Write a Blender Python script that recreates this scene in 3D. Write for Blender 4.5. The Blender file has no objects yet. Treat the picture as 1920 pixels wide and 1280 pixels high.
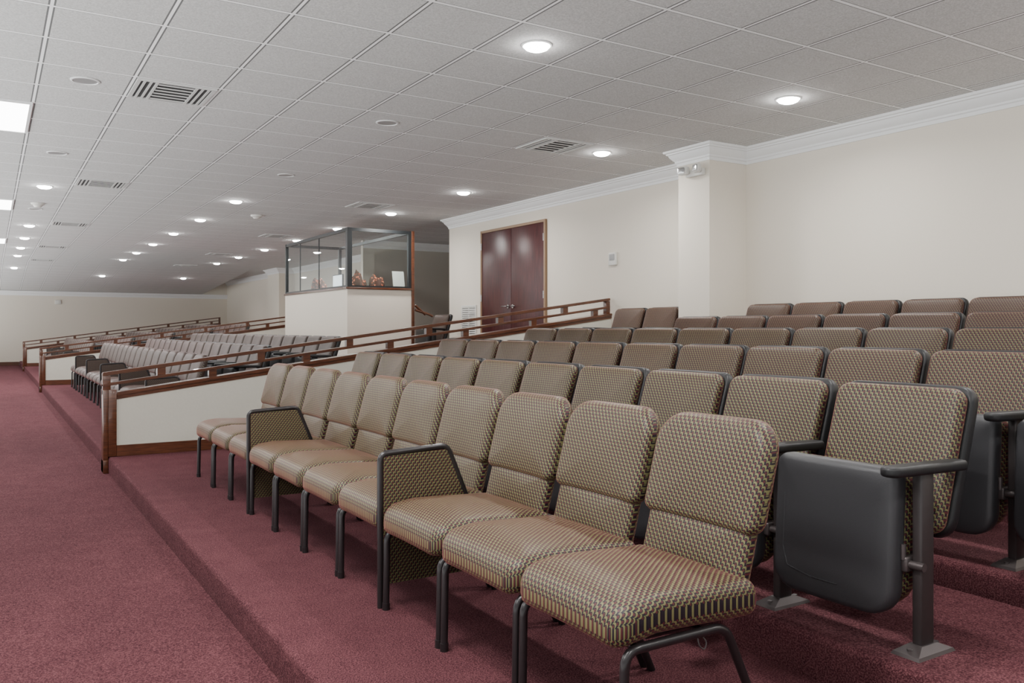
import bpy, bmesh, math, random
from mathutils import Vector, Matrix
random.seed(4)
C = bpy.context.scene.collection
CEIL = 3.15

# ------------------------------------------------------------------ materials
def new_mat(name):
    m = bpy.data.materials.new(name); m.use_nodes = True
    nt = m.node_tree; b = nt.nodes['Principled BSDF']
    return m, nt, b
def N(nt, t, **kw):
    n = nt.nodes.new(t)
    for k, v in kw.items(): setattr(n, k, v)
    return n
def math_n(nt, op, a, b=None, c=None):
    n = nt.nodes.new('ShaderNodeMath'); n.operation = op
    for i, v in enumerate((a, b, c)):
        if v is None: continue
        if isinstance(v, (int, float)): n.inputs[i].default_value = v
        else: nt.links.new(v, n.inputs[i])
    return n.outputs[0]
def mixc(nt, fac, a, b):
    n = nt.nodes.new('ShaderNodeMix'); n.data_type = 'RGBA'
    for s, v in ((n.inputs[0], fac), (n.inputs[6], a), (n.inputs[7], b)):
        if isinstance(v, (int, float)): s.default_value = v
        elif isinstance(v, tuple): s.default_value = (*v, 1)
        else: nt.links.new(v, s)
    return n.outputs[2]
def mrange(nt, v, a, b_):
    r = N(nt, 'ShaderNodeMapRange'); r.inputs[1].default_value = a; r.inputs[2].default_value = b_
    nt.links.new(v, r.inputs[0]); return r.outputs[0]
def noise(nt, scale, detail=3, vec=None, rough=.5):
    n = nt.nodes.new('ShaderNodeTexNoise'); n.inputs['Scale'].default_value = scale
    n.inputs['Detail'].default_value = detail; n.inputs['Roughness'].default_value = rough
    if vec is not None: nt.links.new(vec, n.inputs['Vector'])
    return n.outputs['Fac']
def bump(nt, b, h, strength=.3, dist=.01):
    n = nt.nodes.new('ShaderNodeBump'); n.inputs['Strength'].default_value = strength
    n.inputs['Distance'].default_value = dist
    nt.links.new(h, n.inputs['Height']); nt.links.new(n.outputs[0], b.inputs['Normal'])
def simple(name, col, rough=.5, metal=0, nscale=None, namp=.15, bstr=0, spec=None):
    m, nt, b = new_mat(name)
    b.inputs['Roughness'].default_value = rough; b.inputs['Metallic'].default_value = metal
    if spec is not None: b.inputs['Specular IOR Level'].default_value = spec
    tc = N(nt, 'ShaderNodeTexCoord').outputs['Object']
    f = noise(nt, nscale or 40, 3, tc)
    c0 = tuple(x * (1 - namp) for x in col); c1 = tuple(min(1, x * (1 + namp)) for x in col)
    nt.links.new(mixc(nt, f, c0, c1), b.inputs['Base Color'])
    if bstr: bump(nt, b, f, bstr, .003)
    return m

M = {}
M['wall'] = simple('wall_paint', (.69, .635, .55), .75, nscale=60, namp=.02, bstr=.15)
M['wallshade'] = simple('wall_paint_shaded', (.50, .465, .41), .8, nscale=60, namp=.02, bstr=.15)  # wall paint darkened, the recess's shade put into the colour
M['crown'] = simple('crown_paint', (.76, .765, .765), .5, nscale=10, namp=.01)
M['panelpaint'] = simple('panel_plaster', (.57, .555, .485), .8, nscale=45, namp=.03, bstr=.4)
M['black'] = simple('black_plastic', (.011, .011, .012), .45, nscale=400, namp=.1, bstr=.15, spec=.35)
M['charcoal'] = simple('charcoal_plastic', (.030, .030, .033), .42, nscale=500, namp=.12, bstr=.2, spec=.45)
M['steel'] = simple('black_steel_tube', (.015, .012, .013), .3, nscale=30, namp=.1)
M['bronze'] = simple('dark_bronze_steel', (.028, .022, .022), .4, nscale=30, namp=.1)
M['chrome'] = simple('metal_plain', (.5, .5, .5), .25, 1, namp=.02)
M['plate'] = simple('plate_metal', (.080, .066, .066), .4, .5, namp=.05)
M['white'] = simple('white_plastic', (.66, .65, .61), .4, namp=.02)
M['greyplastic'] = simple('grey_plastic', (.30, .30, .30), .4, namp=.02)
M['frame'] = simple('dark_metal_frame', (.018, .021, .023), .4, .2, namp=.05)
M['ventpaint'] = simple('vent_enamel', (.58, .58, .57), .5, namp=.02)
M['dark'] = simple('dark_matte', (.055, .055, .055), .9, namp=.02)
M['brass'] = simple('door_frame_tan', (.27, .17, .10), .5, namp=.08)

def wood(name, a, b_, rough=.28, sc=6, stretch=(12, 1.2, 12), coat=.4):
    m, nt, b = new_mat(name)
    tc = N(nt, 'ShaderNodeTexCoord').outputs['Object']
    mp = N(nt, 'ShaderNodeMapping'); mp.inputs['Scale'].default_value = stretch
    nt.links.new(tc, mp.inputs['Vector'])
    f = noise(nt, sc, 5, mp.outputs[0], .6)
    nt.links.new(mixc(nt, mrange(nt, f, .3, .7), a, b_), b.inputs['Base Color'])
    b.inputs['Roughness'].default_value = rough
    b.inputs['Coat Weight'].default_value = coat
    return m
M['wood'] = wood('cherry_wood', (.048, .016, .008), (.13, .043, .018), .28, stretch=(1.2, 12, 12))
M['doorwood'] = wood('mahogany_door', (.028, .006, .008), (.080, .018, .018), .33, 4, (9, 9, .8), 0)

m, nt, b = new_mat('booth_glass')
tr = N(nt, 'ShaderNodeBsdfTransparent'); tr.inputs[0].default_value = (.95, .98, .975, 1)
gl = N(nt, 'ShaderNodeBsdfGlossy'); gl.inputs['Roughness'].default_value = .01
mx = N(nt, 'ShaderNodeMixShader'); lw = N(nt, 'ShaderNodeLayerWeight'); lw.inputs[0].default_value = .5
fac = math_n(nt, 'ADD', math_n(nt, 'MULTIPLY', math_n(nt, 'POWER', lw.outputs['Facing'], 4.0), .5), .05)
nt.links.new(fac, mx.inputs[0])
nt.links.new(tr.outputs[0], mx.inputs[1]); nt.links.new(gl.outputs[0], mx.inputs[2])
nt.links.new(mx.outputs[0], nt.nodes['Material Output'].inputs[0]); M['glass'] = m

def emis(name, col, s):
    m, nt, b = new_mat(name)
    b.inputs['Base Color'].default_value = (*col, 1)
    b.inputs['Emission Color'].default_value = (*col, 1); b.inputs['Emission Strength'].default_value = s
    return m
M['lamp'] = emis('lamp_lens', (1, .985, .96), 120)
M['trof'] = emis('troffer_lens', (1, .99, .98), 12)
M['screen'] = emis('screen_glow', (.9, .95, 1), 1.5)

# carpet
m, nt, b = new_mat('carpet')
tc = N(nt, 'ShaderNodeTexCoord').outputs['Object']
f0 = noise(nt, 6, 5, tc, .7); f1 = noise(nt, 1.3, 3, tc, .6); f2 = noise(nt, 60, 4, tc, .8); f3 = noise(nt, 170, 3, tc, .7)
c = mixc(nt, mrange(nt, f2, .38, .62), (.068, .018, .026), (.185, .060, .072))
c = mixc(nt, math_n(nt, 'MULTIPLY', mrange(nt, f0, .42, .62), .50), c, (.195, .068, .078))
c = mixc(nt, math_n(nt, 'MULTIPLY', mrange(nt, f1, .40, .62), .35), c, (.082, .023, .031))
c = mixc(nt, mrange(nt, f3, .45, .57), mixc(nt, .50, c, (.028, .006, .010)), mixc(nt, .32, c, (.33, .14, .15)))
nt.links.new(c, b.inputs['Base Color']); b.inputs['Roughness'].default_value = .95
b.inputs['Specular IOR Level'].default_value = .1
hh = math_n(nt, 'ADD', math_n(nt, 'MULTIPLY', f2, .6), math_n(nt, 'MULTIPLY', f3, .8))
bump(nt, b, hh, 1.0, .017); M['carpet'] = m

# ceiling tiles
T = .64; GX = .32; GY = 8.35
m, nt, b = new_mat('ceiling_tile')
tc = N(nt, 'ShaderNodeTexCoord').outputs['Object']
sp = N(nt, 'ShaderNodeSeparateXYZ'); nt.links.new(tc, sp.inputs[0])
def line(o, g):
    u = math_n(nt, 'FRACT', math_n(nt, 'ADD', math_n(nt, 'DIVIDE', math_n(nt, 'SUBTRACT', o, g), T), 100.5))
    return math_n(nt, 'MULTIPLY', math_n(nt, 'ABSOLUTE', math_n(nt, 'SUBTRACT', u, .5)), T)
dx = line(sp.outputs[0], GX); dy = line(sp.outputs[1], GY)
bar = math_n(nt, 'MAXIMUM', math_n(nt, 'LESS_THAN', dx, .010), math_n(nt, 'LESS_THAN', dy, .013))
gap = math_n(nt, 'MAXIMUM', math_n(nt, 'LESS_THAN', dx, .0205), math_n(nt, 'LESS_THAN', dy, .018))
spk = noise(nt, 90, 3, tc, .8); spl = noise(nt, 4, 3, tc, .6)
tcol = mixc(nt, mrange(nt, spk, .34, .66), (.43, .43, .425), (.69, .69, .68))
tcol = mixc(nt, math_n(nt, 'MULTIPLY', mrange(nt, spl, .4, .65), .15), tcol, (.48, .48, .475))
tcol = mixc(nt, gap, tcol, (.13, .13, .13))
tcol = mixc(nt, bar, tcol, (.90, .90, .90))
nt.links.new(tcol, b.inputs['Base Color']); b.inputs['Roughness'].default_value = .9
bump(nt, b, spk, .3, .003); M['tile'] = m

# chair fabric: interlocking staggered arches, UV in metres
def fabric(name, golds, rust, navy, sheen=.25):
    m, nt, b = new_mat(name)
    uv = N(nt, 'ShaderNodeTexCoord').outputs['UV']
    sp = N(nt, 'ShaderNodeSeparateXYZ'); nt.links.new(uv, sp.inputs[0])
    PW_, PH_ = .0200, .0250
    def lat(ou, ov):
        u = math_n(nt, 'FRACT', math_n(nt, 'ADD', math_n(nt, 'DIVIDE', sp.outputs[0], PW_), 200 + ou))
        v = math_n(nt, 'FRACT', math_n(nt, 'ADD', math_n(nt, 'DIVIDE', sp.outputs[1], PH_), 200 + ov))
        return math_n(nt, 'MULTIPLY', math_n(nt, 'SUBTRACT', u, .5), 21.5), math_n(nt, 'MULTIPLY', math_n(nt, 'SUBTRACT', v, .5), 25)
    def dist(x, y, cx, cy):
        a = math_n(nt, 'SUBTRACT', x, cx); c_ = math_n(nt, 'SUBTRACT', y, cy)
        return math_n(nt, 'SQRT', math_n(nt, 'ADD', math_n(nt, 'MULTIPLY', a, a), math_n(nt, 'MULTIPLY', c_, c_)))
    gold = None; rs = None
    for ou, ov in ((0, 0), (.5, .5)):
        x, y = lat(ou, ov)
        a = math_n(nt, 'MULTIPLY', math_n(nt, 'LESS_THAN', dist(x, y, 0, 0), 7.9), math_n(nt, 'GREATER_THAN', dist(x, y, 2.6, -4.0), 6.2))
        r_ = math_n(nt, 'LESS_THAN', dist(x, y, 2.8, -4.4), 4.1)
        gold = a if gold is None else math_n(nt, 'MAXIMUM', gold, a)
        rs = r_ if rs is None else math_n(nt, 'MAXIMUM', rs, r_)
    thread = noise(nt, 900, 2, uv)
    col = mixc(nt, rs, navy, rust)
    col = mixc(nt, gold, col, mixc(nt, thread, golds[0], golds[1]))
    nt.links.new(col, b.inputs['Base Color'])
    b.inputs['Roughness'].default_value = .48; b.inputs['Specular IOR Level'].default_value = .3
    b.inputs['Sheen Weight'].default_value = sheen; b.inputs['Sheen Roughness'].default_value = .35
    b.inputs['Sheen Tint'].default_value = (.85, .25, .26, 1)
    return m
M['fabric'] = fabric('arch_weave_fabric', ((.098, .092, .036), (.185, .175, .075)), (.070, .014, .017), (.010, .006, .012), .27)
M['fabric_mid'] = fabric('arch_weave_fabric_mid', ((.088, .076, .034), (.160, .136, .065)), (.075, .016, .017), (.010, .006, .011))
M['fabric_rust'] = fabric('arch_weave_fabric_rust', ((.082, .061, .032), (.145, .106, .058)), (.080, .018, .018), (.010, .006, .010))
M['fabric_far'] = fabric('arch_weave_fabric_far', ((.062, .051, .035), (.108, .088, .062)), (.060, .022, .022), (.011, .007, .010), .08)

# floral cloth
m, nt, b = new_mat('floral_cloth')
tc = N(nt, 'ShaderNodeTexCoord').outputs['Object']
vo = N(nt, 'ShaderNodeTexVoronoi'); vo.inputs['Scale'].default_value = 22; nt.links.new(tc, vo.inputs['Vector'])
lt = math_n(nt, 'LESS_THAN', vo.outputs['Distance'], .38)
cc = mixc(nt, lt, (.07, .03, .02), (.50, .11, .05))
lt2 = math_n(nt, 'LESS_THAN', vo.outputs['Distance'], .17)
nt.links.new(mixc(nt, lt2, cc, (.75, .5, .3)), b.inputs['Base Color']); b.inputs['Roughness'].default_value = .8
M['cloth'] = m

# ------------------------------------------------------------------ helpers
def mesh_from(bm, name, mats, smooth=True, angle=35):
    me = bpy.data.meshes.new(name)
    bmesh.ops.recalc_face_normals(bm, faces=bm.faces)
    bm.to_mesh(me); bm.free()
    for k in (mats if isinstance(mats, (list, tuple)) else [mats]): me.materials.append(M[k])
    for p in me.polygons: p.use_smooth = smooth
    if smooth:
        try: me.set_sharp_from_angle(angle=math.radians(angle))
        except Exception: pass
    return me
def link(o): C.objects.link(o); return o
def structure(name, me, label=None):
    o = link(bpy.data.objects.new(name, me)); o['kind'] = 'structure'
    if label: o['label'] = label; o['category'] = name.split('_')[0]
    return o
def thing(name, me, label, cat, loc=(0, 0, 0), group=None, rot=0):
    o = link(bpy.data.objects.new(name, me)); o.location = loc; o.rotation_euler = (0, 0, rot)
    o['label'] = label; o['category'] = cat
    if group: o['group'] = group
    return o
def part(parent, name, me, loc=(0, 0, 0), label=None):
    o = link(bpy.data.objects.new(name, me)); o.parent = parent; o.location = loc
    if label: o['label'] = label
    return o
def box(bm, a, b, mi=0, bev=0):
    vs = [bm.verts.new((x, y, z)) for x in (a[0], b[0]) for y in (a[1], b[1]) for z in (a[2], b[2])]
    fs = [(0, 1, 3, 2), (4, 6, 7, 5), (0, 4, 5, 1), (2, 3, 7, 6), (0, 2, 6, 4), (1, 5, 7, 3)]
    out = [bm.faces.new([vs[i] for i in f]) for f in fs]
    for f in out: f.material_index = mi
    if bev:
        es = list({e for f in out for e in f.edges})
        r = bmesh.ops.bevel(bm, geom=es, offset=bev, segments=2, affect='EDGES', profile=.5)
        for f in r['faces']: f.material_index = mi
def boxmesh(name, a, b, mat, bev=0):
    bm = bmesh.new(); box(bm, a, b, 0, bev); return mesh_from(bm, name, mat, bool(bev))
def prism(bm, pts, y0, y1, mi=0):
    A = [bm.verts.new((p[0], y0, p[1])) for p in pts]; B = [bm.verts.new((p[0], y1, p[1])) for p in pts]
    n = len(pts)
    fs = [bm.faces.new(A), bm.faces.new(B[::-1])]
    for i in range(n): fs.append(bm.faces.new((A[i], A[(i + 1) % n], B[(i + 1) % n], B[i])))
    for f in fs: f.material_index = mi
def cyl(bm, c, r, h, axis='z', seg=20, mi=0, r2=None):
    r2 = r if r2 is None else r2
    rings = []
    for k, rr_ in ((0, r), (1, r2)):
        ring = []
        for i in range(seg):
            a = 2 * math.pi * i / seg; u, v = math.cos(a) * rr_, math.sin(a) * rr_
            p = {'z': (u, v, k * h), 'x': (k * h, u, v), 'y': (u, k * h, v)}[axis]
            ring.append(bm.verts.new((c[0] + p[0], c[1] + p[1], c[2] + p[2])))
        rings.append(ring)
    fs = [bm.faces.new(rings[0]), bm.faces.new(rings[1][::-1])]
    for i in range(seg): fs.append(bm.faces.new((rings[0][i], rings[0][(i + 1) % seg], rings[1][(i + 1) % seg], rings[1][i])))
    for f in fs: f.material_index = mi
def rounded_path(pts, rad=.04, n=5):
    out = [Vector(pts[0])]
    for i in range(1, len(pts) - 1):
        p = Vector(pts[i]); a = (Vector(pts[i - 1]) - p); b_ = (Vector(pts[i + 1]) - p)
        r = min(rad, a.length * .45, b_.length * .45)
        s = p + a.normalized() * r; e = p + b_.normalized() * r
        for k in range(n + 1):
            t = k / n; out.append((1 - t) ** 2 * s + 2 * t * (1 - t) * p + t * t * e)
    out.append(Vector(pts[-1])); return out
def tube(bm, pts, rx, ry=None, seg=10, mi=0):
    ry = ry or rx; rings = []
    prev = None
    for i, p in enumerate(pts):
        t = (pts[min(i + 1, len(pts) - 1)] - pts[max(i - 1, 0)]).normalized()
        if prev is None:
            ref = Vector((0, 1, 0)) if abs(t.y) < .9 else Vector((1, 0, 0))
        else: ref = prev
        s = (ref - t * ref.dot(t)).normalized(); u = t.cross(s); prev = s
        rings.append([bm.verts.new(p + s * math.cos(2 * math.pi * k / seg) * rx + u * math.sin(2 * math.pi * k / seg) * ry) for k in range(seg)])
    fs = []
    for a, b_ in zip(rings, rings[1:]):
        for k in range(seg): fs.append(bm.faces.new((a[k], a[(k + 1) % seg], b_[(k + 1) % seg], b_[k])))
    fs.append(bm.faces.new(rings[0][::-1])); fs.append(bm.faces.new(rings[-1]))
    for f in fs: f.material_index = mi
def outline(w, h, radii, nC=5, nE=5):
    hw, hh_ = w / 2, h / 2
    cs = [(hw, hh_, 0), (-hw, hh_, 90), (-hw, -hh_, 180), (hw, -hh_, 270)]
    sx = [1, -1, -1, 1]; sy = [1, 1, -1, -1]
    res = []
    for i in range(4):
        r = radii[i]; cx, cy = cs[i][0] - sx[i] * r, cs[i][1] - sy[i] * r
        arc = []
        for k in range(nC + 1):
            a = math.radians(cs[i][2] + 90 * k / nC)
            arc.append((Vector((cx + r * math.cos(a), cy + r * math.sin(a))), Vector((math.cos(a), math.sin(a)))))
        res += arc
        j = (i + 1) % 4; rj = radii[j]
        a = math.radians(cs[j][2]); nx = Vector((math.cos(a), math.sin(a)))
        q = Vector((cs[j][0] - sx[j] * rj, cs[j][1] - sy[j] * rj)) + rj * nx
        p = arc[-1][0]
        for k in range(1, nE): res.append((p.lerp(q, k / nE), nx))
    return res
def slab(bm, w, h, t, er, radii, fmap, puff=(0, 0), nC=5, nE=5, nS=4, caps=(0, .3, .6, .85), mi=0, uvo=(0, 0)):
    uvl = bm.loops.layers.uv.verify()
    ol = outline(w, h, radii, nC, nE); n = len(ol)
    rings = []
    def add(fn):
        vs, us = [], []
        for P, nn in ol:
            u, v, z, uu, vv = fn(P, nn)
            vs.append(bm.verts.new(fmap(u, v, z))); us.append((uu + uvo[0], vv + uvo[1]))
        rings.append((vs, us))
    def cap(g, z, pf):
        def fn(P, nn):
            q = (P - nn * er) * g
            return q.x, q.y, z + pf * (1 - g ** 2.5), q.x, q.y
        return fn
    for g in caps[1:]: add(cap(g, -t / 2, -puff[0]))
    for k in range(nS + 1):
        a = -math.pi / 2 + math.pi / 2 * k / nS
        def fn(P, nn, a=a):
            q = P - nn * (er * (1 - math.cos(a))); arc = er * (a + math.pi / 2); w_ = P - nn * er + nn * arc
            return q.x, q.y, -t / 2 + er + er * math.sin(a), w_.x, w_.y
        add(fn)
    for k in range(nS + 1):
        a = math.pi / 2 * k / nS
        def fn(P, nn, a=a):
            q = P - nn * (er * (1 - math.cos(a))); arc = er * (math.pi / 2 - a); w_ = P - nn * er + nn * arc
            return q.x, q.y, t / 2 - er + er * math.sin(a), w_.x, w_.y
        add(fn)
    for g in reversed(caps[1:]): add(cap(g, t / 2, puff[1]))
    def face(vs, us):
        try: f = bm.faces.new(vs)
        except ValueError: return
        f.material_index = mi
        for l, u in zip(f.loops, us): l[uvl].uv = u
    for (a, ua), (b_, ub) in zip(rings, rings[1:]):
        for k in range(n):
            j = (k + 1) % n
            face((a[k], a[j], b_[j], b_[k]), (ua[k], ua[j], ub[j], ub[k]))
    for idx, z, pf, rev in ((0, -t / 2, -puff[0], True), (-1, t / 2, puff[1], False)):
        cv = bm.verts.new(fmap(0, 0, z + pf)); vs, us = rings[idx]
        for k in range(n):
            j = (k + 1) % n
            if rev: face((cv, vs[j], vs[k]), ((uvo[0], uvo[1]), us[j], us[k]))
            else: face((cv, vs[k], vs[j]), ((uvo[0], uvo[1]), us[k], us[j]))

# ------------------------------------------------------------------ room shell
EDGE = .945
RIS = [EDGE, 2.40, 3.30, 4.20, 5.10, 6.00]
LEV = [-.15, 0, .15, .258, .362, .470, .60]
def zt(x):
    k = 0
    for r_ in RIS:
        if x > r_: k += 1
    return LEV[k]
TOPF = LEV[-1]
Y0, Y1 = -3.0, 36.0
XW = 7.0; XF = 8.4; XL = -1.4
pts = [(XL, -.4), (XL, LEV[0])]
for i, r_ in enumerate(RIS):
    pts.append((r_, LEV[i]))
    zt_ = LEV[i + 1]; rr = .026
    for k in range(5):
        a = math.pi - math.pi / 2 * k / 4
        pts.append((r_ + rr + rr * math.cos(a), zt_ - rr + rr * math.sin(a)))
pts += [(9.6, LEV[-1]), (9.6, -.4)]
bm = bmesh.new(); prism(bm, pts, Y0, Y1 + .1)
structure('floor', mesh_from(bm, 'floor', 'carpet', True, 50), 'burgundy carpeted floor rising in low tiers')

bm = bmesh.new()
YS = 28.6
th = .06
box(bm, (-4, Y0, CEIL), (9.6, YS, CEIL + th))
box(bm, (7.4, YS, CEIL), (9.6, Y1 + .1, CEIL + th))
vs = [(-4, YS, CEIL), (7.4, YS, CEIL), (7.4, Y1, 2.6), (-4, Y1, 2.6)]
lo = [bm.verts.new(v) for v in vs]; hi = [bm.verts.new((v[0], v[1], v[2] + th)) for v in vs]
bm.faces.new(lo[::-1]); bm.faces.new(hi)
for i in range(4): bm.faces.new((lo[i], lo[(i + 1) % 4], hi[(i + 1) % 4], hi[i]))
structure('ceiling', mesh_from(bm, 'ceiling', 'tile', False), 'suspended ceiling of speckled square acoustic tiles')

PX, PY0, PY1 = 6.45, 6.44, 6.91
structure('wall_back', boxmesh('wall_back', (XW, Y0, -.15), (XW + .12, 13.4, CEIL), 'wall'), 'beige painted wall')
structure('wall_column', boxmesh('wall_column', (PX, PY0, TOPF), (XW, PY1, CEIL), 'wall'), 'beige square column against the wall')
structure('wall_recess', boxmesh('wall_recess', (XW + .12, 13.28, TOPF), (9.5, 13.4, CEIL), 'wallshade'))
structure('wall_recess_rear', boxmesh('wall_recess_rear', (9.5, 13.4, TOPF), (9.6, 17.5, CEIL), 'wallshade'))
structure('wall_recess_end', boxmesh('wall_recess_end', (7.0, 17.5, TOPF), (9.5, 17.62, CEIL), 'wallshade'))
structure('wall_back_far', boxmesh('wall_back_far', (XF, 17.62, TOPF), (XF + .12, Y1, CEIL), 'wall'))
structure('wall_column_far', boxmesh('wall_column_far', (7.9, 26.9, TOPF), (XF, 28.2, CEIL), 'wall'))
structure('wall_far', boxmesh('wall_far', (-4, Y1, -.15), (9.6, Y1 + .1, CEIL), 'wall'))

CP = [(0, -.20), (.012, -.20), (.018, -.165), (.032, -.155), (.036, -.135), (.055, -.12), (.085, -.085), (.10, -.055),
      (.118, -.05), (.122, -.032), (.142, -.028), (.15, -.012), (.15, 0)]
CP = [(a * .8, b_ * .84) for a, b_ in CP]
def sweep(name, path, prof, z, mat):
    bm = bmesh.new(); n = len(path); secs = []
    for i in range(n):
        p = Vector(path[i])
        dirs = []
        if i > 0: dirs.append((p - Vector(path[i - 1])).normalized())
        if i < n - 1: dirs.append((Vector(path[i + 1]) - p).normalized())
        ns = [Vector((-d.y, d.x)) for d in dirs]
        m_ = ns[0] if len(ns) == 1 else (ns[0] + ns[1]) / (1 + ns[0].dot(ns[1]))
        secs.append([bm.verts.new((p.x + m_.x * o, p.y + m_.y * o, z + h)) for o, h in prof])
    for a, b_ in zip(secs, secs[1:]):
        for k in range(len(prof) - 1): bm.faces.new((a[k], a[k + 1], b_[k + 1], b_[k]))
    return mesh_from(bm, name, mat, True, 25)
g = .001
structure('trim_1', sweep('trim_1', [(XW - g, Y0), (XW - g, PY0 - g), (PX - g, PY0 - g), (PX - g, PY1 + g), (XW - g, PY1 + g), (XW - g, 13.4 + g), (9.5 - g, 13.4 + g), (9.5 - g, 17.5 - g), (7.0, 17.5 - g)], CP, CEIL - g, 'crown'), 'white stepped crown moulding')
structure('trim_2', sweep('trim_2', [(XF - g, 17.7), (XF - g, 26.9 - g), (7.9 - g, 26.9 - g), (7.9 - g, 28.2 + g), (XF - g, 28.2 + g), (XF - g, Y1)], CP, CEIL - g, 'crown'), 'white stepped crown moulding')
structure('trim_3', sweep('trim_3', [(XF, Y1 - g), (-4, Y1 - g)], CP, 2.60 - g, 'crown'), 'white stepped crown moulding')
structure('baseboard_far', boxmesh('baseboard_far', (-1.4, Y1 - .03, -.15), (EDGE - .01, Y1 - .001, -.02), 'wood'), 'dark wood baseboard')
structure('baseboard_back', boxmesh('baseboard_back', (XW - .02, 7.0, TOPF), (XW - .001, 10.27, TOPF + .11), 'wood'), 'dark wood baseboard')

# ------------------------------------------------------------------ double door
dr = link(bpy.data.objects.new('door_1', None)); dr.location = (XW, 11.25, TOPF + .001); dr['kind'] = 'structure'
dr['label'] = 'dark mahogany double door in a tan frame'; dr['category'] = 'door'
dw, dh = 1.93, 2.22
bm = bmesh.new()
box(bm, (-.04, -dw / 2, 0), (-.001, -dw / 2 + .04, dh), 0, .004); box(bm, (-.04, dw / 2 - .04, 0), (-.001, dw / 2, dh), 0, .004)
box(bm, (-.04, -dw / 2 + .04, dh - .04), (-.001, dw / 2 - .04, dh), 0, .004)
part(dr, 'door_frame', mesh_from(bm, 'door_frame', 'brass'))
for s in (-1, 1):
    y0, y1 = (-(dw / 2 - .042), -.004) if s < 0 else (.004, dw / 2 - .042)
    lf = part(dr, 'door_leaf', boxmesh('door_leaf', (-.030, y0, .008), (-.003, y1, dh - .043), 'doorwood', .003))
    for hz in (.25, 1.05, 1.9):
        bm = bmesh.new()
        yy = y0 - .004 if s < 0 else y1 + .004
        cyl(bm, (-.042, yy, hz), .009, .11, 'z', 10)
        part(lf, 'hinge', mesh_from(bm, 'hinge', 'chrome'))
    bm = bmesh.new()
    yy = s * .07
    cyl(bm, (-.050, yy, .95), .03, .022, 'x', 16)
    tube(bm, rounded_path([(-.045, yy, .95), (-.09, yy, .95), (-.09, yy + s * .13, .95)], .02), .010)
    part(lf, 'door_handle', mesh_from(bm, 'door_handle', 'chrome'), label='chrome lever handle')

# ------------------------------------------------------------------ thermostat, grille, switch, emergency lights
def yat(px, X=XW):
    t = (px - 960) / 1578; return X * (.8494 - t * .5277) / (.5277 + t * .8494)
ty = yat(1151)
th_ = thing('thermostat', None, 'white thermostat with grey display on the beige wall', 'thermostat', (XW, ty, 2.12))
part(th_, 'cover', boxmesh('cover', (-.035, -.08, -.085), (-.0005, .08, .085), 'white', .008))
part(th_, 'display', boxmesh('display', (-.040, -.052, -.02), (-.0352, .052, .062), 'greyplastic', .002))
gy = yat(880)
gr = thing('wall_grille', None, 'white louvered air return grille on the beige wall', 'vent', (XW, gy, 1.08))
bm = bmesh.new(); hw = .26; hh2 = .52
for a, b_ in (((-.02, -hw, 0), (-.001, hw, .03)), ((-.02, -hw, hh2 - .03), (-.001, hw, hh2)), ((-.02, -hw, .03), (-.001, -hw + .03, hh2 - .03)), ((-.02, hw - .03, .03), (-.001, hw, hh2 - .03)), ((-.02, -.01, .03), (-.001, .01, hh2 - .03))):
    box(bm, a, b_)
for k in range(14):
    z = .045 + k * .033
    prism(bm, [(-.018, z), (-.004, z + .018), (-.003, z + .022), (-.018, z + .005)], -hw + .03, hw - .03)
part(gr, 'louvers', mesh_from(bm, 'louvers', 'white', False))
part(gr, 'duct_backing', boxmesh('duct_backing', (-.0025, -hw + .02, .02), (-.0012, hw - .02, hh2 - .02), 'greyplastic'))
sw = thing('light_switch', None, 'dark switch plate on the shaded recess wall', 'switch', (8.15, 17.5, 1.95))
part(sw, 'plate', boxmesh('plate', (-.05, -.012, -.08), (.05, -.001, .08), 'dark', .004))
part(sw, 'rocker', boxmesh('rocker', (-.02, -.02, -.04), (.02, -.0122, .04), 'white', .003))

def emergency(loc, rot, sc=1):
    e = thing('emergency_light', None, 'white twin-headed emergency light fixed to the wall', 'emergency light', loc, 'emergency lights', rot)
    e.scale = (sc, sc, sc)
    part(e, 'housing', boxmesh('housing', (-.07, -.15, -.06), (-.001, .15, .03), 'white', .012))
    for s in (-1, 1):
        bm = bmesh.new()
        cyl(bm, (-.085, s * .10, 0), .02, .03, 'x', 12)
        slab(bm, .13, .11, .07, .02, (.03,) * 4, lambda u, v, w: Vector((-.12 - w - .25 * u * s, s * .12 + u, v + .02)), (0, .008), 4, 2, 3)
        hd = part(e, 'lamp_head', mesh_from(bm, 'lamp_head', 'white'))
        bm = bmesh.new()
        slab(bm, .10, .08, .012, .005, (.02,) * 4, lambda u, v, w: Vector((-.162 - w - .25 * u * s, s * .12 + u, v + .02)), (0, .004), 4, 2, 2)
        part(hd, 'lens', mesh_from(bm, 'lens', 'chrome'))
emergency((PX, 6.62, 2.88), 0, .85)
emergency((4.2, Y1, 2.32), -math.pi / 2, 1.3)
thing('wall_box', boxmesh('wall_box', (-.10, -.05, -.08), (.10, -.001, .08), 'white', .01), 'small white box mounted on the beige wall', 'wall box', (2.2, Y1, 2.2))  # small switch box on the far wall

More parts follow.
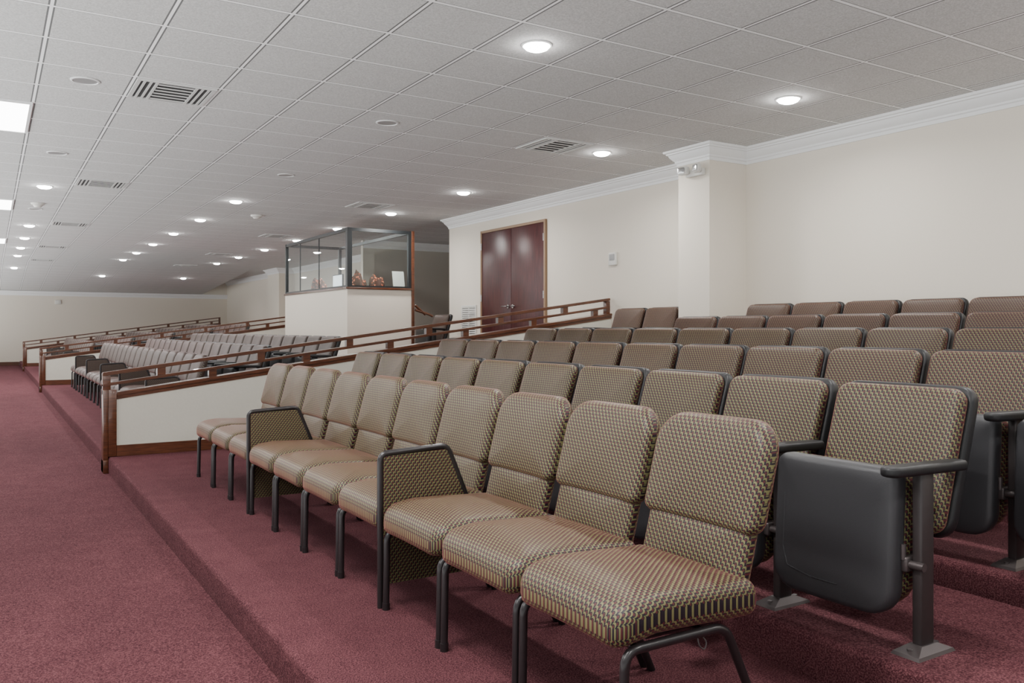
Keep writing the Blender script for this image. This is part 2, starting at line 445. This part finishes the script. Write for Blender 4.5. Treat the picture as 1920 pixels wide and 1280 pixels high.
# ------------------------------------------------------------------ ceiling fixtures
def revolve(name, prof, mat, seg=32):
    bm = bmesh.new()
    rings = [[bm.verts.new((r * math.cos(2 * math.pi * k / seg), r * math.sin(2 * math.pi * k / seg), z)) for k in range(seg)] for r, z in prof]
    for a, b_ in zip(rings, rings[1:]):
        for k in range(seg): bm.faces.new((a[k], a[(k + 1) % seg], b_[(k + 1) % seg], b_[k]))
    if prof[-1][0] < .03: bm.faces.new(rings[-1])
    return mesh_from(bm, name, mat, True, 50)
RING = revolve('trim_ring', [(.108, 0), (.108, -.004), (.100, -.008), (.092, -.008), (.088, -.003), (.088, 0)], 'crown')
LENS = revolve('lens', [(.087, -.001), (.087, -.012), (.078, -.024), (.055, -.034), (.02, -.038)], 'lamp')
LENSOFF = revolve('lens_off', [(.087, -.001), (.087, -.003), (.05, -.003), (.02, -.003)], 'greyplastic')
ld = bpy.data.lights.new('downlight_lamp', 'AREA'); ld.shape = 'DISK'; ld.size = .16; ld.energy = 32; ld.color = (1, .975, .94)
ld.spread = math.radians(160)
def slopez(y): return CEIL if y < YS else CEIL - (y - YS) / (Y1 - YS) * .55
def downlight(x, y, on=True):
    z = slopez(y) - .001
    e = thing('recessed_downlight', None, 'round recessed ceiling downlight, ' + ('lit' if on else 'switched off'), 'ceiling light', (x, y, z), 'recessed ceiling downlights')
    part(e, 'trim_ring', RING); part(e, 'lens', LENS if on else LENSOFF)
    if on:
        l = link(bpy.data.objects.new('downlight_lamp', ld)); l.parent = e; l.location = (0, 0, -.045)
YL = [4.83, 7.39, 10.59, 13.15, 15.71, 18.27, 20.83, 23.39, 25.95]
for y in YL:
    downlight(5.76, y, True)
    downlight(3.20, y, y not in (7.39, 10.59))
    downlight(.64, y, y in (4.83, 13.15, 18.27, 20.83, 23.39, 25.95))
downlight(3.2, 31.07); downlight(5.76, 31.07); downlight(.64, 29.8)
for y in (-.3, 2.2): downlight(5.76, y); downlight(3.2, y); downlight(.64, y)

bm = bmesh.new(); h = .30
for a, b_ in (((-h, -h, -.012), (h, -h + .03, 0)), ((-h, h - .03, -.012), (h, h, 0)), ((-h, -h + .03, -.012), (-h + .03, h - .03, 0)), ((h - .03, -h + .03, -.012), (h, h - .03, 0))): box(bm, a, b_, 0)
for k in range(6):
    y = -.225 + k * .09; box(bm, (-.135, y - .014, -.013), (.135, y + .014, -.009))
for s in (-1, 1):
    box(bm, (s * .150 - .010, -.27, -.014), (s * .150 + .010, .27, -.004))
    for k in range(2): box(bm, (s * (.195 + .047 * k) - .010, -.27, -.013), (s * (.195 + .047 * k) + .010, .27, -.009))
LOUV = mesh_from(bm, 'louvers', 'ventpaint', False)
DUCT_BACKING = boxmesh('duct_backing', (-.27, -.27, -.0012), (.27, .27, -.0004), 'dark')  # flat dark sheet, shade inside the vent put into its colour
for x, y in ((1.28, 7.39), (5.12, 7.39), (1.28, 12.51), (5.12, 12.51), (1.28, 17.63), (5.12, 17.63), (1.28, 22.75), (5.12, 22.75), (1.28, 27.3), (5.12, 27.3)):
    e = thing('ceiling_vent', None, 'square metal air diffuser set into the tile ceiling', 'vent', (x, y, CEIL - .0005), 'ceiling air vents')
    part(e, 'louvers', LOUV); part(e, 'duct_backing', DUCT_BACKING)
tl = bpy.data.lights.new('troffer_lamp', 'AREA'); tl.shape = 'RECTANGLE'; tl.size = .56; tl.size_y = 1.2; tl.energy = 55; tl.color = (1, .99, .975)
TF = bmesh.new()
for a, b_ in (((-.32, -.64, -.015), (-.295, .64, 0)), ((.295, -.64, -.015), (.32, .64, 0)), ((-.295, -.64, -.015), (.295, -.615, 0)), ((-.295, .615, -.015), (.295, .64, 0))): box(TF, a, b_)
TF = mesh_from(TF, 'troffer_frame', 'crown', False); TLN = boxmesh('troffer_lens', (-.295, -.615, -.009), (.295, .615, -.001), 'trof')
for x, y in ((0, 8.99), (0, 15.39), (0, 21.79), (0, 2.6), (-2.56, 8.99), (-2.56, 2.6), (-2.56, 15.39), (-2.56, 21.79), (-2.56, 27.5)):
    e = thing('ceiling_light_panel', None, 'bright rectangular fluorescent panel set in the ceiling grid', 'ceiling light', (x, y, CEIL - .001), 'fluorescent ceiling panels')
    part(e, 'frame', TF); part(e, 'lens', TLN)
    l = link(bpy.data.objects.new('troffer_lamp', tl)); l.parent = e; l.location = (0, 0, -.025)
for x, y in ((.64, 15.0), (3.9, 14.6)):
    e = thing('smoke_detector', None, 'small round white smoke detector on the ceiling', 'smoke detector', (x, y, CEIL - .001), 'smoke detectors')
    bm = bmesh.new(); cyl(bm, (0, 0, -.03), .09, .03, 'z', 24, r2=.10); part(e, 'base', mesh_from(bm, 'base', 'white'))
    bm = bmesh.new(); cyl(bm, (0, 0, -.065), .045, .034, 'z', 20, r2=.07); part(e, 'sensor', mesh_from(bm, 'sensor', 'white'))

# ------------------------------------------------------------------ railings with low walls
SL = .135
def rail_top(x): return .794 + SL * (x - EDGE)
def railing(Y, X1, label):
    x0 = .90; e = thing('railing', None, label, 'railing', (0, Y, 0), 'cherry wood railings')
    t = .06
    pp = [(1.015, 0.001)]
    for i in range(1, 6):
        if RIS[i] < X1:
            pp += [(RIS[i] - .001, LEV[i] + .001), (RIS[i] - .001, LEV[i + 1] + .001)]
    pp += [(X1, zt(X1) + .001), (X1, rail_top(X1) - .235), (1.015, rail_top(1.015) - .235)]
    bm = bmesh.new(); prism(bm, pp, -t, t); part(e, 'low_wall', mesh_from(bm, 'low_wall', 'panelpaint', False), label='cream plaster infill wall')
    def bar(bm, dz, h_, hwid, xa=x0, xb=X1):
        za, zb = rail_top(xa) + dz, rail_top(xb) + dz
        prism(bm, [(xa, za - h_), (xb, zb - h_), (xb, zb), (xa, za)], -hwid, hwid)
    for nm, dz, h_, w_ in (('wall_cap', -.20, .035, .085), ('middle_rail', -.105, .028, .04), ('handrail', 0, .034, .045)):
        bm = bmesh.new(); bar(bm, dz, h_, w_, 1.016 if nm == 'wall_cap' else x0)
        bmesh.ops.bevel(bm, geom=list(bm.edges), offset=.006, segments=2, affect='EDGES')
        part(e, nm, mesh_from(bm, nm, 'wood'))
    bm = bmesh.new(); bar(bm, -.236, .03, .07, 1.017, X1)
    part(e, 'cap_moulding', mesh_from(bm, 'cap_moulding', 'wood', False))
    bm = bmesh.new()
    xs = [1.017] + [r_ for r_ in RIS[1:] if r_ < X1] + [X1]
    for a, b_ in zip(xs, xs[1:]):
        z = zt((a + b_) / 2)
        for s in (-1, 1):
            ya, yb = sorted((s * (t + .001), s * (t + .022)))
            box(bm, (a, ya, z + .001), (b_ + .02, yb, z + .085)); box(bm, (a, ya, z + .085), (b_, yb - .008 * (s > 0), z + .105))
    part(e, 'base_moulding', mesh_from(bm, 'base_moulding', 'wood', False))
    bm = bmesh.new()
    zb = rail_top(x0) - .16
    box(bm, (x0, -.085, -.149), (.943, .085, zb), 0, .006)
    box(bm, (.9435, -.085, .002), (1.016, .085, zb), 0, .006)
    box(bm, (.9, -.095, -.149), (.9425, .095, -.03), 0, .003)
    part(e, 'newel_post', mesh_from(bm, 'newel_post', 'wood'))
    k = 0; x = x0 + .48
    while x < X1 - .1:
        top = k % 2 == 0
        za, zb_ = (rail_top(x) - .034, rail_top(x) - .105) if top else (rail_top(x) - .133, rail_top(x) - .20)
        w_ = .075
        bm = bmesh.new()
        prism(bm, [(x, zb_), (x + w_, zb_ + SL * w_), (x + w_, za + SL * w_), (x, za)], -.03, .03)
        part(e, 'spacer_block', mesh_from(bm, 'spacer_block', 'wood', False))
        k += 1; x += .48
    for xa, xb in ((X1 - .06, X1), (x0, x0 + .07)):
        bm = bmesh.new(); box(bm, (xa, -.035, rail_top(xa) - .21), (xb, .035, rail_top(xa) - .03), 0, .003)
        part(e, 'end_post', mesh_from(bm, 'end_post', 'wood'))
railing(8.75, 6.93, 'sloping cherry wood railing on cream low wall beside carpeted tiers')
railing(20.5, 6.9, 'sloping cherry wood railing on cream low wall behind chairs')
railing(31.0, 7.0, 'sloping cherry wood railing on cream low wall near the end wall')

# ------------------------------------------------------------------ control booth
BX0, BX1, BY0, BY1 = 5.12, 6.30, 13.5, 17.0
ZL, ZTOP = 1.87, 2.91
ZB = zt(5.5) + .002
bt = thing('control_booth', None, 'glazed control booth with cream base and dark metal frame', 'booth', (0, 0, 0))
bm = bmesh.new(); w_ = .10
zb0 = TOPF + .002
box(bm, (BX0, BY0, ZB), (5.99, BY0 + w_, ZL)); box(bm, (5.99, BY0, zb0), (BX1, BY0 + w_, ZL))
box(bm, (BX0, BY1 - w_, ZB), (5.99, BY1, ZL)); box(bm, (5.99, BY1 - w_, zb0), (BX1, BY1, ZL))
box(bm, (BX0, BY0 + w_, ZB), (BX0 + w_, BY1 - w_, ZL))
part(bt, 'base_wall', mesh_from(bm, 'base_wall', 'wall', False))
bm = bmesh.new()
box(bm, (BX0 - .03, BY0 - .03, ZL + .001), (BX1, BY0 + .14, ZL + .035), 0, .004); box(bm, (BX0 - .03, BY0 + .141, ZL + .001), (BX0 + .14, BY1, ZL + .035), 0, .004)
part(bt, 'ledge', mesh_from(bm, 'ledge', 'wood'), label='cherry wood ledge')
bm = bmesh.new()
f_ = .055; z0 = ZL + .036
for (x, y) in ((BX0, BY0), (BX1 - f_, BY0), (BX0, BY1 - f_), (BX1 - f_, BY1 - f_)):
    ww = .085 if (x, y) == (BX0, BY0) else f_
    box(bm, (x, y, z0), (x + ww, y + ww, ZTOP))
for z, hz in ((z0, .03), (ZTOP - f_, f_)):
    box(bm, (BX0 + .085, BY0 + .005, z), (BX1 - f_, BY0 + f_ - .005, z + hz)); box(bm, (BX0 + .005, BY0 + .085, z), (BX0 + f_ - .005, BY1 - f_, z + hz))
    box(bm, (BX0 + f_, BY1 - f_ + .005, z), (BX1 - f_, BY1 - .005, z + hz))
box(bm, (BX1 - f_ + .005, BY0 + f_, ZTOP - f_), (BX1 - .005, BY1 - f_, ZTOP))
for y in (15.0, 16.1): box(bm, (BX0 + .02, y, z0 + .03), (BX0 + .035, y + .02, ZTOP - f_))
part(bt, 'window_frame', mesh_from(bm, 'window_frame', 'frame', False))
part(bt, 'glass_pane', boxmesh('glass_pane', (BX0 + .087, BY0 + .028, z0 + .032), (BX1 - f_ - .002, BY0 + .034, ZTOP - f_ - .002), 'glass'))
for a, b_ in ((BY0 + .087, 14.998), (15.022, 16.098), (16.122, BY1 - f_ - .002)):
    part(bt, 'glass_pane', boxmesh('glass_pane', (BX0 + .024, a, z0 + .032), (BX0 + .030, b_, ZTOP - f_ - .002), 'glass'))
bm = bmesh.new(); box(bm, (BX1 + .002, BY0 - .03, TOPF + .002), (BX1 + .05, BY0 + .10, ZTOP), 0, .004)
part(bt, 'corner_post', mesh_from(bm, 'corner_post', 'wood'), label='cherry wood corner trim')
bm = bmesh.new(); box(bm, (BX0 + .142, BY0 + .142, 1.80), (6.15, BY1 - .12, 1.84))
part(bt, 'desk', mesh_from(bm, 'desk', 'wood', False))
def heap(loc, sx, sy, sz, seed):
    bm = bmesh.new(); bmesh.ops.create_icosphere(bm, subdivisions=4, radius=1)
    from mathutils import noise as mn
    for v in bm.verts:
        n_ = mn.noise(v.co * 1.7 + Vector((seed, 0, 0))) * .35 + mn.noise(v.co * 5 + Vector((seed, 3, 0))) * .12
        v.co *= 1 + n_
        v.co = Vector((v.co.x * sx, v.co.y * sy, max(0, v.co.z * sz)))
    thing('cloth_bundle', mesh_from(bm, 'cloth_bundle', 'cloth', True, 80), 'crumpled red and brown floral cloth on the booth desk', 'cloth', loc, 'floral cloths in the booth')
heap((5.47, 13.93, 1.841), .155, .18, .32, 1); heap((5.84, 13.95, 1.841), .16, .18, .30, 9); heap((5.46, 15.95, 1.841), .13, .28, .34, 5)
bm = bmesh.new(); prism(bm, [(-.11, 0), (.11, 0), (.11, .30), (-.11, .30)], -.004, .004)
for v in bm.verts: v.co.y += v.co.z * .2
thing('paper_sign', mesh_from(bm, 'paper_sign', 'white', False), 'small white paper card standing on the booth ledge', 'sign', (6.10, BY0 + .07, ZL + .036))
mo = thing('computer_monitor', None, 'flat monitor with a bright screen on the booth desk', 'monitor', (5.55, 15.1, 1.842))
bm = bmesh.new(); box(bm, (-.015, -.25, .07), (.015, .25, .37), 0, .004); box(bm, (-.01, -.03, .0), (.01, .03, .1)); box(bm, (-.08, -.12, 0), (.08, .12, .012))
part(mo, 'casing', mesh_from(bm, 'casing', 'black')); part(mo, 'screen', boxmesh('screen', (-.018, -.235, .085), (-.0155, .235, .355), 'screen'))
hr = thing('wall_handrail', None, 'short sloping cherry wood rail fixed beside the booth', 'handrail', (6.375, BY0, 1.25))
bm = bmesh.new(); tube(bm, rounded_path([(0.0, 0, .28), (.28, 0, .20), (.34, 0, .17)], .04), .022); tube(bm, rounded_path([(0, 0, .36), (.20, 0, .20)], .04), .022)
part(hr, 'rail', mesh_from(bm, 'rail', 'wood'))

# ------------------------------------------------------------------ seats
PW = .5415
BSL = math.tan(math.radians(15))
def chair_parts(nC=5, nE=5, nS=4, caps=(0, .25, .5, .75, .9), tseg=10):
    """front-row chair; x+ is backwards; front leg at x=-.25"""
    def seatmap(u, v, w):
        x = -.005 + v; z = .408 + w
        fr_ = max(0, (-v - .10) / .17); z -= fr_ ** 2 * .045
        z += .012 * (-v) / .27; z += .004 * math.cos(u / .27 * 1.5)
        return Vector((x, u, z))
    def s_seat(bm, mi=0): slab(bm, .537, .54, .112, .042, (.04, .04, .065, .065), seatmap, (0, .009), nC, nE, nS, caps, mi)
    def backmap(z0, x0_):
        def fm(u, v, w): return Vector((x0_ + v * BSL - w + .012 * (1 - (u / .25) ** 2), u, z0 + v))
        return fm
    def s_back(bm, mi=0): slab(bm, .508, .34, .080, .034, (.105, .105, .04, .04), backmap(.742, .318), (.004, .012), nC, nE, nS, caps, mi, (.1, .05))
    def s_low(bm, mi=0): slab(bm, .455, .20, .055, .022, (.03,) * 4, backmap(.51, .260), (0, .010), nC, nE, nS, caps, mi, (.3, .02))
    def s_leg(bm, y, mi=0):
        tube(bm, rounded_path([(-.25, y, .0), (-.245, y, .335), (.13, y, .335), (.29, y, 0)], .05, 5), .014, .014, tseg, mi)
        cyl(bm, (-.25, y, 0), .0165, .03, 'z', tseg, mi)
    def s_frame(bm, mi=0):
        for y in (-.19, .19):
            tube(bm, rounded_path([(-.12, y, .335), (.20, y, .335), (.265, y, .45), (.355, y, .74)], .05, 4), .010, .010, max(6, tseg - 2), mi)
        tube(bm, [Vector((.05, -.245, .335)), Vector((.05, .245, .335))], .010, .010, max(6, tseg - 2), mi)
        tube(bm, [Vector((-.20, -.245, .335)), Vector((-.20, .245, .335))], .010, .010, max(6, tseg - 2), mi)
    def s_arm(bm, y, mi=0):
        tube(bm, rounded_path([(-.262, y, .30), (-.262, y, .66), (.06, y, .675), (.165, y, .42)], .035, 5), .012, .014, tseg, mi)
        tube(bm, rounded_path([(-.262, y, .0), (-.262, y, .32)], .03), .012, .013, tseg, mi)
    def s_armpanel(bm, y, mi=0):
        uvl = bm.loops.layers.uv.verify()
        P = [(-.25, .10), (.26, .10), (.22, .34), (.155, .42), (.055, .66), (-.25, .65)]
        for s in (-1, 1):
            vs = [bm.verts.new((p[0], y + s * .009, p[1])) for p in P]
            f = bm.faces.new(vs); f.material_index = mi
            for l, p in zip(f.loops, P): l[uvl].uv = p
            if s < 0: A = vs
            else: B = vs
        for i in range(len(P)):
            j = (i + 1) % len(P); f = bm.faces.new((A[i], A[j], B[j], B[i])); f.material_index = mi
            for l in f.loops: l[uvl].uv = (l.vert.co.x + l.vert.co.y, l.vert.co.z)
    return s_seat, s_back, s_low, s_leg, s_frame, s_arm, s_armpanel
fs = chair_parts()
def mk(fn, name, mat, *a, ang=50):
    bm = bmesh.new(); fn(bm, *a); return mesh_from(bm, name, mat, True, ang)
LY = PW / 2 - .020; AY = -PW / 2 + .014
CH = dict(seat=mk(fs[0], 'seat', 'fabric', ang=80), backrest=mk(fs[1], 'backrest', 'fabric', ang=80), lower_backrest=mk(fs[2], 'lower_backrest', 'fabric', ang=80),
          leg1=mk(fs[3], 'leg_frame', 'steel', -LY), leg2=mk(fs[3], 'leg_frame', 'steel', LY), sup=mk(fs[4], 'support_frame', 'steel'),
          arm=mk(fs[5], 'armrest', 'steel', AY), armpanel=mk(fs[6], 'arm_panel', 'fabric', AY, ang=30))
def church_chair(x, y, z, arm, group, label, hook=False):
    e = thing('stacking_chair', None, label, 'chair', (x, y, z), group)
    part(e, 'seat', CH['seat']); part(e, 'backrest', CH['backrest']); part(e, 'lower_backrest', CH['lower_backrest'])
    part(e, 'leg_frame', CH['leg1']); part(e, 'leg_frame', CH['leg2']); part(e, 'support_frame', CH['sup'])
    if arm:
        a = part(e, 'armrest', CH['arm'], label='black steel loop arm'); part(a, 'arm_panel', CH['armpanel'], label='patterned fabric side panel')
    if hook:
        bm = bmesh.new(); tube(bm, rounded_path([(.02, -LY, .325), (.02, -LY - .008, .30), (.04, -LY - .008, .285), (.052, -LY - .006, .305), (.04, -LY, .322)], .010, 4), .0022, .0022, 8)
        part(e, 'linking_hook', mesh_from(bm, 'linking_hook', 'plate'), label='bent wire linking hook')
for k in range(10):
    yc = 1.735 + PW * (k + .5); arm = k in (3, 7)
    lab = 'green-gold patterned upholstered chair with black tube legs'
    if arm: lab = 'green-gold patterned chair with black armrest and fabric side panel'
    church_chair(1.69, yc, 0, arm, 'upholstered chairs in the front row', lab, k == 0)

RB = math.tan(math.radians(17.5))
def flip_parts(nC=5, nE=4, nS=3, caps=(0, .3, .6, .85)):
    def bmap(z0, x0_):
        def fm(u, v, w): return Vector((x0_ + v * RB - w + .018 * (u / .25) ** 2 * -1, u, z0 + v + w * .25))
        return fm
    def b_cush(bm, mi=0): slab(bm, .510, .490, .06, .026, (.05, .05, .05, .05), bmap(.593, .245), (0, .012), nC, nE, nS, caps, mi)
    def b_shell(bm, mi=0): slab(bm, .528, .516, .05, .015, (.055, .055, .07, .07), bmap(.585, .294), (.006, 0), nC, nE, nS, caps, mi)
    def pmap(x0_):
        def fm(u, v, w): return Vector((x0_ - w + v * .06 + .012 * (u / .24) ** 2, u, .352 + v))
        return fm
    def p_shell(bm, mi=0): slab(bm, .485, .485, .075, .022, (.045, .045, .09, .09), pmap(-.080), (0, .006), nC + 1, nE, nS, caps, mi)
    def p_cush(bm, mi=0): slab(bm, .478, .460, .095, .035, (.06, .06, .10, .10), pmap(-.002), (.02, 0), nC, nE, nS, caps, mi, (.2, .1))
    def contour(bm, mi=0):
        f_ = pmap(-.080)
        pth = [(.190, .10), (.190, -.09), (.165, -.155), (.06, -.172), (-.05, -.172)]
        dense = []
        for (a0, b0), (a1, b1) in zip(pth, pth[1:]):
            for i in range(8): dense.append((a0 + (a1 - a0) * i / 8, b0 + (b1 - b0) * i / 8))
        dense.append(pth[-1])
        out = [f_(u, v, .0375 + .0045 * max(0, 1 - (max(abs(u), abs(v)) / .24) ** 2.5)) for u, v in dense]
        tube(bm, rounded_path(out, .03, 3), .0028, .0028, 6, mi)
    def post(bm, y=-.28, mi=0):
        box(bm, (-.035, y - .017, .008), (.035, y + .017, .585), mi, .006)
    def foot(bm, y=-.28, mi=0):
        v0 = [(-.10, -.05), (.10, -.05), (.10, .05), (-.10, .05)]
        A = [bm.verts.new((a, y + b_, 0)) for a, b_ in v0]; B = [bm.verts.new((a * .94, y + b_ * .9, .010)) for a, b_ in v0]
        Cc = [bm.verts.new((a * .42, y + b_ * .45, .030)) for a, b_ in v0]
        for P, Q in ((A, B), (B, Cc)):
            for i in range(4): f = bm.faces.new((P[i], P[(i + 1) % 4], Q[(i + 1) % 4], Q[i])); f.material_index = mi
        bm.faces.new(A[::-1]).material_index = mi; bm.faces.new(Cc).material_index = mi
        for a in (-.07, .07): cyl(bm, (a, y, .010), .010, .012, 'z', 6, mi)
    def arm(bm, y=-.28, mi=0):
        slab(bm, .42, .070, .034, .012, (.033,) * 4, lambda u, v, w: Vector((.012 + u, y + v, .600 + w - .02 * (u + .2))), (0, .002), 4, 4, 3, caps, mi)
    def hinge(bm, y=-.28, mi=0):
        box(bm, (-.06, y + .018, .26), (.03, y + .05, .31), mi, .006)
        cyl(bm, (-.04, y - .03, .285), .014, .05, 'y', 12, mi)
        cyl(bm, (-.055, y + .035, .30), .010, .05, 'z', 10, mi)
    return b_cush, b_shell, p_shell, p_cush, contour, post, foot, arm, hinge
fp = flip_parts()
def pan_shell(bm): fp[2](bm); fp[4](bm)
FS = dict(shell=mk(fp[1], 'back_shell', 'black', ang=60), pan=mk(pan_shell, 'seat_pan', 'charcoal', ang=60),
          post=mk(fp[5], 'post', 'bronze'), foot=mk(fp[6], 'foot_plate', 'plate', ang=20),
          arm=mk(fp[7], 'armrest', 'black', ang=60), hinge=mk(fp[8], 'hinge', 'plate'))
FB = {f: (mk(fp[0], 'backrest', f, ang=80), mk(fp[3], 'seat_cushion', f, ang=80)) for f in ('fabric', 'fabric_mid', 'fabric_rust')}
FS2 = dict(post=mk(fp[5], 'post', 'bronze', .28), foot=mk(fp[6], 'foot_plate', 'plate', .28, ang=20), arm=mk(fp[7], 'armrest', 'black', .28, ang=60))
def flip_seat(x, y, z, group, last=False, fab='fabric'):
    e = thing('tip_up_seat', None, 'folded auditorium seat, patterned fabric with black plastic shell', 'auditorium seat', (x, y, z), group)
    part(e, 'backrest', FB[fab][0]); part(e, 'back_shell', FS['shell'], label='black plastic back shell')
    p = part(e, 'seat_pan', FS['pan'], label='charcoal plastic folded seat bottom'); part(p, 'seat_cushion', FB[fab][1])
    q = part(e, 'post', FS['post']); part(q, 'foot_plate', FS['foot']); part(e, 'armrest', FS['arm']); part(e, 'hinge', FS['hinge'])
    if last:
        q = part(e, 'post', FS2['post']); part(q, 'foot_plate', FS2['foot']); part(e, 'armrest', FS2['arm'])
rows = {2: [1.9 + .571 * k for k in range(10)], 3: [2.07 + .562 * k for k in range(-1, 10)], 4: [2.48 + .562 * k for k in range(9)],
        5: [2.93 + .562 * k for k in range(6)], 6: [3.42 + .562 * k for k in range(5)] + [7.2, 7.762]}
RX = {2: 2.58, 3: 3.48, 4: 4.38, 5: 5.28, 6: 6.18}
for r_, ys in rows.items():
    for i, y in enumerate(ys):
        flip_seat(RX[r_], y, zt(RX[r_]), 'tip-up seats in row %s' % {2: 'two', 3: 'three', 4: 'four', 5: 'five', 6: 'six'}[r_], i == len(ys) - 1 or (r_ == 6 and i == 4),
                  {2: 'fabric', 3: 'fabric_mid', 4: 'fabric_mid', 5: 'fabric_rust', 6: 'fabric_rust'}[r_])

lo = dict(nC=3, nE=2, nS=2, caps=(0, .5, .85))
fl = chair_parts(tseg=6, **lo)
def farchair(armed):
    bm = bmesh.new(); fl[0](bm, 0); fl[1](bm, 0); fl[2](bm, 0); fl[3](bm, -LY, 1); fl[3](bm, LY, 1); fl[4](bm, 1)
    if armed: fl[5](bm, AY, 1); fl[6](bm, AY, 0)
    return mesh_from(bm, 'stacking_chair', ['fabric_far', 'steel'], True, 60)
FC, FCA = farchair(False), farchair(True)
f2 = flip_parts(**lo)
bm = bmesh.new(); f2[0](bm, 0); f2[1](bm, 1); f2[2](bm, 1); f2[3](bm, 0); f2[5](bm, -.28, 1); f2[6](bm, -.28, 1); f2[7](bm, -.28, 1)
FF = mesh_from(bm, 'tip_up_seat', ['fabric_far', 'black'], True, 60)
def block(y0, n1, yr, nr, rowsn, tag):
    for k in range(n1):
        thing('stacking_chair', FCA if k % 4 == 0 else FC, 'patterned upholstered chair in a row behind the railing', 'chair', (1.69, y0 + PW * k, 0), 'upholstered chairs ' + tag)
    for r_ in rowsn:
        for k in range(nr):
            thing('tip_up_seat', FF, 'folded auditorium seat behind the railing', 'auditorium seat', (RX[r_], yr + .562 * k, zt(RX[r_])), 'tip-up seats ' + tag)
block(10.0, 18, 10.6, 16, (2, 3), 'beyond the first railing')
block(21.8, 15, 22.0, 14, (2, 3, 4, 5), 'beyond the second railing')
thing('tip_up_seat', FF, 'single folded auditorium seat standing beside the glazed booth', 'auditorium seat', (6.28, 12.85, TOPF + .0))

# ------------------------------------------------------------------ world (open balcony side; added fill, brighter from below to lift the ceiling) & camera
w = bpy.data.worlds.new('world'); bpy.context.scene.world = w; w.use_nodes = True
nt = w.node_tree; bg = nt.nodes['Background']
sp = N(nt, 'ShaderNodeSeparateXYZ'); nt.links.new(N(nt, 'ShaderNodeTexCoord').outputs['Generated'], sp.inputs[0])
r = N(nt, 'ShaderNodeMapRange'); r.inputs[1].default_value = -.25; r.inputs[2].default_value = .1
r.inputs[3].default_value = 4.8; r.inputs[4].default_value = .45
nt.links.new(sp.outputs[2], r.inputs[0]); nt.links.new(r.outputs[0], bg.inputs[1])
bg.inputs[0].default_value = (.97, .99, .985, 1)
cam = bpy.data.cameras.new('camera'); cam.sensor_width = 36; cam.lens = 1578 / 1920 * 36; cam.shift_y = -24 / 1920
co = link(bpy.data.objects.new('camera', cam)); co.location = (0, 0, 1.2)
co.rotation_euler = (math.pi / 2, 0, -math.atan2(980, 1578))
cam.clip_end = 200
bpy.context.scene.camera = co
